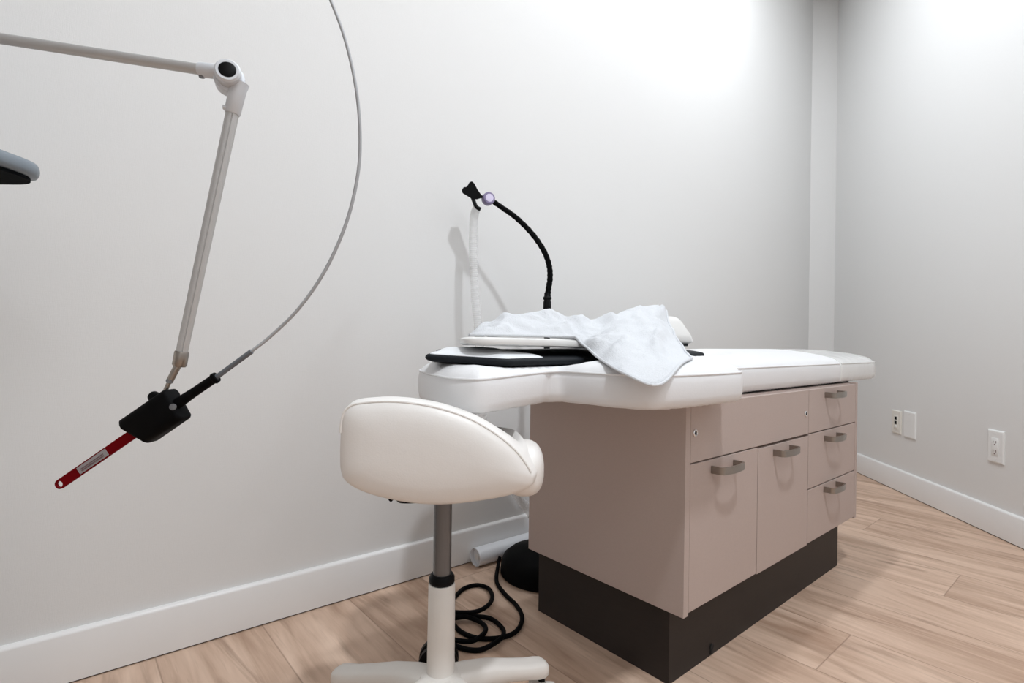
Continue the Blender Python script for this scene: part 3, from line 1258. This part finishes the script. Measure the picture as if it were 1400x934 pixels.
trig = catmull([at(646, 270, jy), at(648.5, 277, jy - .012), at(651.5, 283, jy - .020), at(657, 286.5, jy - .020)], 6)
obj('trigger', tube(trig, [.0058] * len(trig), 12), M['black_plastic'], stand)

# ------------------------------------------------------------------ milky hose hanging from the head
hose_px = [(653, 282, HY), (649, 292, HY + .002), (647.5, 310, HY), (647, 340, HY), (648, 375, HY), (650, 410, HY), (653.5, 445, HY), (656, 480, HY), (658, 540, HY), (664, 600, HY),
           (680, 640, HY), (700, 668, HY), (718, 692, HY + .01), (736, 715, HY + .03)]
hp = [at(*p) for p in hose_px]
hp.append(Vector((gs.x - .02, gs.y + .06, .20)))
hp.append(Vector((gs.x + .05, gs.y + .075, .125)))
hp = catmull(hp, 40)
hr = [.0125 + .0011 * math.sin(i * 2.0) for i in range(len(hp))]
hs = obj('corrugated_hose', tube(hp, hr, 16, caps=False), M['hose'], None, angle=180)
tag(hs, 'translucent white corrugated hose hanging from the gooseneck head', 'hose')

# ------------------------------------------------------------------ white tube on the floor
e0 = floor_at(652.5, 776, 0)
tdir = dl
rt = .029
# rest against the baseboard
base = -nl * (rt + .002) + nl * (LW_D)
along = (e0 - nl * LW_D).dot(dl)
p0 = nl * (LW_D - rt - .003) + dl * along + Vector((0, 0, rt))
roll = empty('floor_tube', (p0.x, p0.y, 0), 0, 'white plastic tube lying on the floor along the left baseboard', 'tube')
bm = lathe([(rt - .003, .035), (rt - .003, .0), (rt - .0015, -.0015), (rt, 0), (rt, .52), (rt - .002, .522), (0, .522)], p0, dl, 36)
obj('tube_wall', bm, M['tube_white'], roll)
obj('end_disc', lathe([(0, .010), (rt - .003, .010), (rt - .003, .014), (0, .014)], p0, dl, 30), M['tube_white'], roll)
obj('end_hub', lathe([(0, .004), (.009, .004), (.011, .010), (0, .012)], p0, dl, 20), M['white_plastic'], roll)

# ------------------------------------------------------------------ black cord coiled on the floor
cr = .0058
cpx = [(686, 772), (681, 776), (679, 795), (690, 812), (706, 828), (714, 845), (706, 863), (685, 872), (655, 873), (632, 865), (618, 852), (613, 846), (622, 846), (645, 846), (670, 848), (686, 858),
       (688, 870), (676, 883), (655, 889), (630, 886), (612, 876), (608, 870), (622, 877), (645, 879), (660, 873), (664, 862), (655, 852), (635, 848), (612, 850), (600, 846), (604, 838), (625, 845), (650, 844), (666, 834), (673, 820), (668, 806), (652, 800), (634, 805), (620, 818), (600, 835)]
cp = []
lift = [0, 0, 0, 0, 0, 0, 0, 0, 0, 0, 0, 0, .002, .006, .004, 0, .002, .006, 0, 0, 0, 0, .003, .004, .009, .006, .004, .009, .010, .006, .006, .014, .014, .01, .006, .002, 0, 0, 0, 0]
for (x, y), l in zip(cpx, lift):
    p = floor_at(x, y, cr + .0005)
    p.z = cr + .0005 + l
    cp.append(p)
# lead end up the base
v0 = (Vector((gs.x, gs.y, 0)) - Vector((cp[0].x, cp[0].y, 0)))
first = Vector((gs.x, gs.y, 0)) - v0.normalized() * .140
cp[0] = Vector((first.x - .008, first.y, .030))
cp[1] = Vector((cp[1].x, cp[1].y, .012))
obj('power_cord', tube(catmull(cp, 8), cr, 10), M['black_rubber'], stand, angle=180, label='black power cord coiled on the floor')
# ------------------------------------------------------------------ equipment console left of the view, its tray reaching in
tray_z = .957
con = empty('equipment_console', (-.98, .60, 0), 0, 'blue grey equipment tray edge with black underside at left frame edge', 'equipment')
outer = round_poly([(-1.20, .42), (-.722, .40), (-.724, .838), (-1.20, .838)], [.05, .05, .055, .05], 8)
bm, _ = cushion(outer, lambda p, d: tray_z + .004 - .004 * min(1, d / .006), lambda p, d: tray_z + .0235 + .0035 * min(1, d / .008), .02, .003)
obj('tray', bm, M['tray_grey'], con, angle=60)
inner = round_poly([(-1.18, .44), (-.7285, .41), (-.7305, .831), (-1.19, .831)], [.05, .05, .05, .05], 8)
bm, _ = cushion(inner, lambda p, d: tray_z - .0030, lambda p, d: tray_z + .002, .02, 0)
un = obj('underside', bm, M['tray_dark'], con, angle=60, label='black underside of the tray')
for k in range(4):
    xx = -.79 - k * .07
    ov = round_poly([(xx - .022, .50), (xx + .022, .50), (xx + .018, .80), (xx - .018, .80)], .018, 6)
    bm, _ = cushion(ov, lambda p, d: tray_z - .0055, lambda p, d: tray_z - .002, .02, 0)
    obj('rib', bm, M['rib_grey'], un, angle=60)
obj('body', box(-1.16, -.82, .44, .74, .09, tray_z + .0005, bevel=.02), M['ivory_plastic'], con)
obj('foot', box(-1.20, -.80, .42, .80, .05, .10, bevel=.015), M['tray_dark'], con)
for sx in (-1.16, -.84):
    for sy in (.46, .76):
        bm = lathe([(0, -.012), (.022, -.012), (.025, -.008), (.025, .008), (.022, .012), (0, .012)], (sx, sy, .025), (1, 0, 0), 20)
        add_box(bm, sx - .006, sx + .006, sy - .006, sy + .006, .03, .055)
        obj('castor', bm, M['black_plastic'], con)

# ------------------------------------------------------------------ articulated arm
AY = .64
KS = AY / .92                                                     # part sizes at that distance


def ktube(path, rad, n=14):
    return tube(path, [r * KS for r in rad] if isinstance(rad, (list, tuple)) else rad * KS, n)


def klathe(prof, origin, axis, n=32):
    return lathe([(r * KS, h * KS) for r, h in prof], origin, axis, n)


jp = at(313, 105, AY)
arm = empty('articulated_arm', (-1.27, AY + .03, 0), 0, 'grey jointed metal support arm reaching in from upper left', 'support arm')
tl = at(0, 52.5, AY); tr_ = at(277, 95.5, AY)
dirt = (tr_ - tl).normalized()
start = tl + dirt * (-(tl.x + 1.27) / dirt.x)
obj('post', tube([(start.x, start.y + .03, .04), (start.x, start.y + .03, start.z + .03)], .016, 20), M['tube_grey'], arm)
obj('post_foot', lathe([(0, 0), (.055, 0), (.06, .01), (.05, .04), (.02, .05), (0, .05)], (start.x, start.y + .03, 0), n=28), M['tray_dark'], arm)
obj('post_clamp', box(start.x - .03, start.x + .03, start.y - .018, start.y + .05, start.z - .022, start.z + .022, bevel=.006), M['arm_joint'], arm)
obj('upper_tube', ktube([start, tr_ + dirt * .006], .0092, 24), M['tube_grey'], arm)
js = at(272, 95, AY); je = at(303, 99, AY)
sk = (je - js).normalized()
obj('upper_socket', ktube([js, js + sk * .001, js + sk * .004, je], [.0095, .0118, .0123, .0123], 24), M['arm_joint'], arm)
sc_ = at(276, 103.5, AY)
obj('grub_screw', klathe([(0, -.003), (.005, -.003), (.005, .003), (0, .003)], sc_, (.1, 0, -1), 14), M['chrome'], arm)
vx = Vector((jp.x, jp.y, 0)).normalized()
jax = (-vx + Vector((-.14, 0, .13))).normalized()
jt = obj('elbow_joint', klathe([(0, -.026), (.022, -.026), (.0245, -.022), (.0245, -.002), (.0200, -.001), (.0200, .006), (.0208, .008), (.0208, .018), (.018, .021), (.0140, .021), (.0140, .018), (0, .018)], jp, jax, 40), M['arm_joint'], arm)
obj('joint_cap', klathe([(0, .0175), (.0134, .0175), (.0134, .0215), (.012, .0222), (0, .0222)], jp, jax, 32), M['black_plastic'], jt, label='round black joint cap')
ls0 = at(326, 118, AY + .008 * KS); ls1 = at(317.5, 156, AY + .008 * KS)
sd = (ls1 - ls0).normalized()
obj('lower_socket', ktube([ls0 - sd * .004, ls0 + sd * .004, ls1 - sd * .001, ls1], [.0165, .0142, .0128, .0118], 24), M['arm_joint'], arm)
obj('grub_screw', klathe([(0, -.003), (.004, -.003), (.004, .004), (0, .004)], at(308.5, 147, AY), (-1, -.2, 0), 14), M['arm_joint'], arm)
lt1 = at(248.5, 482, AY + .008 * KS)
low = [ls1 - sd * .006, lt1]
bm = bmesh.new()
# grooved lower tube
ax = (low[1] - low[0]).normalized()
u = ax.cross(Vector((0, 1, 0))).normalized(); w = ax.cross(u)
rings = []
for p, rr in ((low[0], .0108 * KS), (low[1], .0093 * KS)):
    ring = []
    for k in range(48):
        a = 2 * PI * k / 48
        gr = 1 - (.13 if (k % 8) in (0,) else 0)
        ring.append(bm.verts.new(p + (u * math.cos(a) + w * math.sin(a)) * rr * gr))
    rings.append(ring)
for k in range(48):
    bm.faces.new((rings[0][k], rings[0][(k + 1) % 48], rings[1][(k + 1) % 48], rings[1][k]))
bm.faces.new(rings[0][::-1]); bm.faces.new(rings[1])
obj('lower_tube', bm, M['tube_grey'], arm, angle=25)
e1 = at(245, 501, AY + .008 * KS)
ed = (e1 - lt1).normalized()
obj('end_sleeve', ktube([lt1 - ed * .0015, lt1, e1 - ed * .002, e1], [.0105, .0115, .0115, .0098], 20), M['nickel'], arm)
r0 = at(243, 500, AY + .006 * KS); r1 = at(232, 521, AY + .002 * KS); r2 = at(222, 543, AY)
obj('end_rod', ktube([r0, r1 + (r0 - r1) * .1, r1, r1 + (r2 - r1) * .05, r2], [.0058, .0058, .0052, .0036, .0036], 14), M['nickel'], arm)
bm = klathe([(0, -.0055), (.0045, -.0055), (.0045, .0055), (0, .0055)], r1, (.3, -1, .2), 14)
obj('swivel_pin', bm, M['chrome'], arm)
# black holder
wa, wb = at(82, 663, AY - .005 * KS), at(297, 515, AY - .005 * KS)
wd = (wb - wa).normalized()
wn = wd.cross(Vector((0, -1, 0))).normalized()                     # up-left across the handpiece
if wn.z < 0:
    wn = -wn
hc = at(215.5, 570.5, AY - .002 * KS)
out = wd.cross(wn)
bm = bmesh.new()
prof = round_poly([(-.020 * KS, -.030 * KS), (.020 * KS, -.030 * KS), (.020 * KS, .030 * KS), (-.020 * KS, .030 * KS)], [.008 * KS, .014 * KS, .014 * KS, .008 * KS], 6)
# long side along the handpiece; a notch at the lower left shows the red strip entering
rings = []
for e, scl in ((-.041, .90), (-.038, 1.0), (.036, 1.0), (.040, .93), (.041, .85)):
    ring = []
    for p in prof:
        sh = (-.010 if p.y > 0.0 else .006) if e < 0 else (.004 if p.y > 0 else .0)
        ring.append(bm.verts.new(hc + wd * (e + sh) * KS + out * p.x * scl + wn * p.y * scl))
    rings.append(ring)
for a, b in zip(rings, rings[1:]):
    for k in range(len(a)):
        bm.faces.new((a[k], a[(k + 1) % len(a)], b[(k + 1) % len(a)], b[k]))
bm.faces.new(rings[0][::-1]); bm.faces.new(rings[-1])
hd_ = obj('holder', bm, M['black_rubber'], arm, angle=50, label='black clip holding the red strip')
kb = at(216, 545, AY)
obj('holder_knob', klathe([(0, -.014), (.008, -.014), (.0095, -.011), (.0095, .011), (.008, .014), (0, .014)], kb, (wd * .55 + Vector((.4, -.2, -.6))).normalized(), 20), M['black_rubber'], arm)
bm = klathe([(0, 0), (.0055, 0), (.0055, .0012), (.0035, .0016), (0, .0016)], at(236.5, 556.5, AY - .026 * KS), (.3, -1, .2), 14)
obj('holder_screw', bm, M['chrome'], hd_)

# ------------------------------------------------------------------ fibre lead with its red strip
fib = empty('fibre_lead', (wa.x, wa.y, wa.z - .01), 0, 'thin grey cable with black sleeve and red tip held by the arm', 'cable')
s0 = at(238, 555, AY - .005 * KS)
s1 = at(291, 519, AY - .005 * KS); s2 = at(296.5, 515.5, AY - .005 * KS)
obj('black_sleeve', ktube([s0, s0.lerp(s1, .5), s1, s1.lerp(s2, .3), s2], [.0098, .0080, .0078, .0098, .0090], 18), M['black_rubber'], fib)
g0 = s2; g1 = at(344, 480.5, AY - .005 * KS)
obj('strain_relief', ktube(catmull([g0 - (g1 - g0) * .1, at(320, 498, AY - .005 * KS), g1]), .0045, 12), M['sleeve_grey'], fib)
fpx = [(343, 481, AY - .005 * KS), (372, 458, AY), (410, 420, AY), (446, 367, AY), (474, 303, AY), (489, 240, AY), (492.3, 185, AY), (487, 122, AY), (473, 58, AY), (452, 0, AY),
       (418, -75, AY), (360, -138, AY)]
fp = [at(*p) for p in fpx]
fp += [Vector((-.53, .63, 1.305)), Vector((-.75, .62, 1.275)), Vector((-.92, .62, 1.14)), Vector((-.97, .62, tray_z + .028))]
obj('cable', ktube(catmull(fp, 14), .0029, 10), M['cable_grey'], fib)


def strip(a, b, w, th, mtl, name, off=0.0, hole=False, r_end=False):
    """flat bar from a to b; rounded, pierced end at a when asked"""
    L_ = (b - a).length
    poly = []
    if r_end:
        for k in range(13):
            t = PI / 2 + PI * k / 12
            poly.append((w / 2 + w / 2 * math.cos(t), w / 2 * math.sin(t)))
    else:
        poly += [(0, w / 2), (0, -w / 2)]
    poly += [(L_, -w / 2), (L_, w / 2)]
    bm = bmesh.new()
    lo, hi = [], []
    pt = lambda x, y, z: a + wd * x + wn * y - Vector((0, 1, 0)) * z
    if not hole:
        lo = [bm.verts.new(pt(x, y, off)) for x, y in poly]; hi = [bm.verts.new(pt(x, y, off + th)) for x, y in poly]
        bm.faces.new(lo); bm.faces.new(hi[::-1])
        for k in range(len(poly)):
            bm.faces.new((lo[k - 1], lo[k], hi[k], hi[k - 1]))
    else:
        # end ring with a hole joined to the bar
        m = 28
        ri = w * .33
        cx = w / 2
        ring = []
        for k in range(m):
            t = 2 * PI * k / m
            ox, oy = cx + w / 2 * math.cos(t), w / 2 * math.sin(t)
            if math.cos(t) > 0:
                q = 1 / max(abs(math.cos(t)), abs(math.sin(t)))
                ox, oy = cx + w / 2 * math.cos(t) * q, w / 2 * math.sin(t) * q
            ring.append([bm.verts.new(pt(ox, oy, off)), bm.verts.new(pt(ox, oy, off + th)),
                         bm.verts.new(pt(cx + ri * math.cos(t), ri * math.sin(t), off + th)), bm.verts.new(pt(cx + ri * math.cos(t), ri * math.sin(t), off))])
        for k in range(m):
            A, B = ring[k - 1], ring[k]
            for j in range(4):
                bm.faces.new((A[j], B[j], B[(j + 1) % 4], A[(j + 1) % 4]))
        vs = []
        for x in (w * .995, L_):
            for y, z in ((-w / 2, off), (w / 2, off), (w / 2, off + th), (-w / 2, off + th)):
                vs.append(bm.verts.new(pt(x, y, z)))
        for j in range(4):
            bm.faces.new((vs[j], vs[(j + 1) % 4], vs[4 + (j + 1) % 4], vs[4 + j]))
        bm.faces.new(vs[:4][::-1]); bm.faces.new(vs[4:])
    return bm


ra = at(77.5, 665.5, AY - .005 * KS); rb = at(205, 578, AY - .005 * KS)
rs = obj('red_strip', strip(ra, rb, .0165 * KS, .0045 * KS, None, '', off=-.002 * KS, hole=True), M['red'], fib, smooth=False, label='red plastic strip with a hole in its end')
la = at(109, 644, AY - .005 * KS); lb = at(148, 617.5, AY - .005 * KS)
lbn = obj('strip_label', strip(la, lb, .0125 * KS, .0006, None, '', off=.0025 * KS), M['label_grey'], rs, smooth=False, label='pale grey printed label')
for q in (.30, .55):
    off_ = wn * (.0125 * KS * (q - .5))
    u0, u1 = la.lerp(lb, .10) + off_, la.lerp(lb, .88) + off_
    obj('printed_line', strip(u0, u1, .0016 * KS, .0004, None, '', off=.0026 * KS + .0005), M['ink'], rs, smooth=False, label='thin dark line printed on the label')

# ------------------------------------------------------------------ lights
def area(name, loc, size, power, col, rot=(0, 0, 0), shape='DISK', sy=None, spread=PI):
    l = bpy.data.lights.new(name, 'AREA')
    l.shape = shape; l.size = size
    if sy: l.size_y = sy
    l.energy = power; l.color = col
    l.spread = spread
    o = bpy.data.objects.new(name, l)
    COL.objects.link(o)
    o.location = loc; o.rotation_euler = rot
    return o


WARM = (.90, .95, 1.0)
DL = 16.5
for i, (x, y, k, dia) in enumerate(((1.16, 2.13, .61, .11), (.42, 1.50, .22, .16), (.585, .18, 1.36, .15), (.80, -1.25, .50, .9))):  # second and last are unseen fills, added to brighten the walls
    area('downlight', (x, y, CEIL - .01), dia, DL * k, WARM)

w = bpy.data.worlds.new('room_world')
SC.world = w
w.use_nodes = True
w.node_tree.nodes['Background'].inputs[0].default_value = (.9, .95, 1, 1)
w.node_tree.nodes['Background'].inputs[1].default_value = .05

# ------------------------------------------------------------------ camera
cam = bpy.data.cameras.new('camera')
cam.sensor_width = 36
cam.lens = 36 * FPX / 1400
cam.clip_start = .02
co = bpy.data.objects.new('camera', cam)
COL.objects.link(co)
R3 = Matrix((XR, UR, -FW)).transposed()
co.matrix_world = Matrix.Translation((0, 0, EYE)) @ R3.to_4x4()
SC.camera = co

SC.view_settings.view_transform = 'Standard'
SC.view_settings.look = 'None'
SC.view_settings.gamma = 1
SC.view_settings.use_curve_mapping = False
SC.view_settings.exposure = 0.60
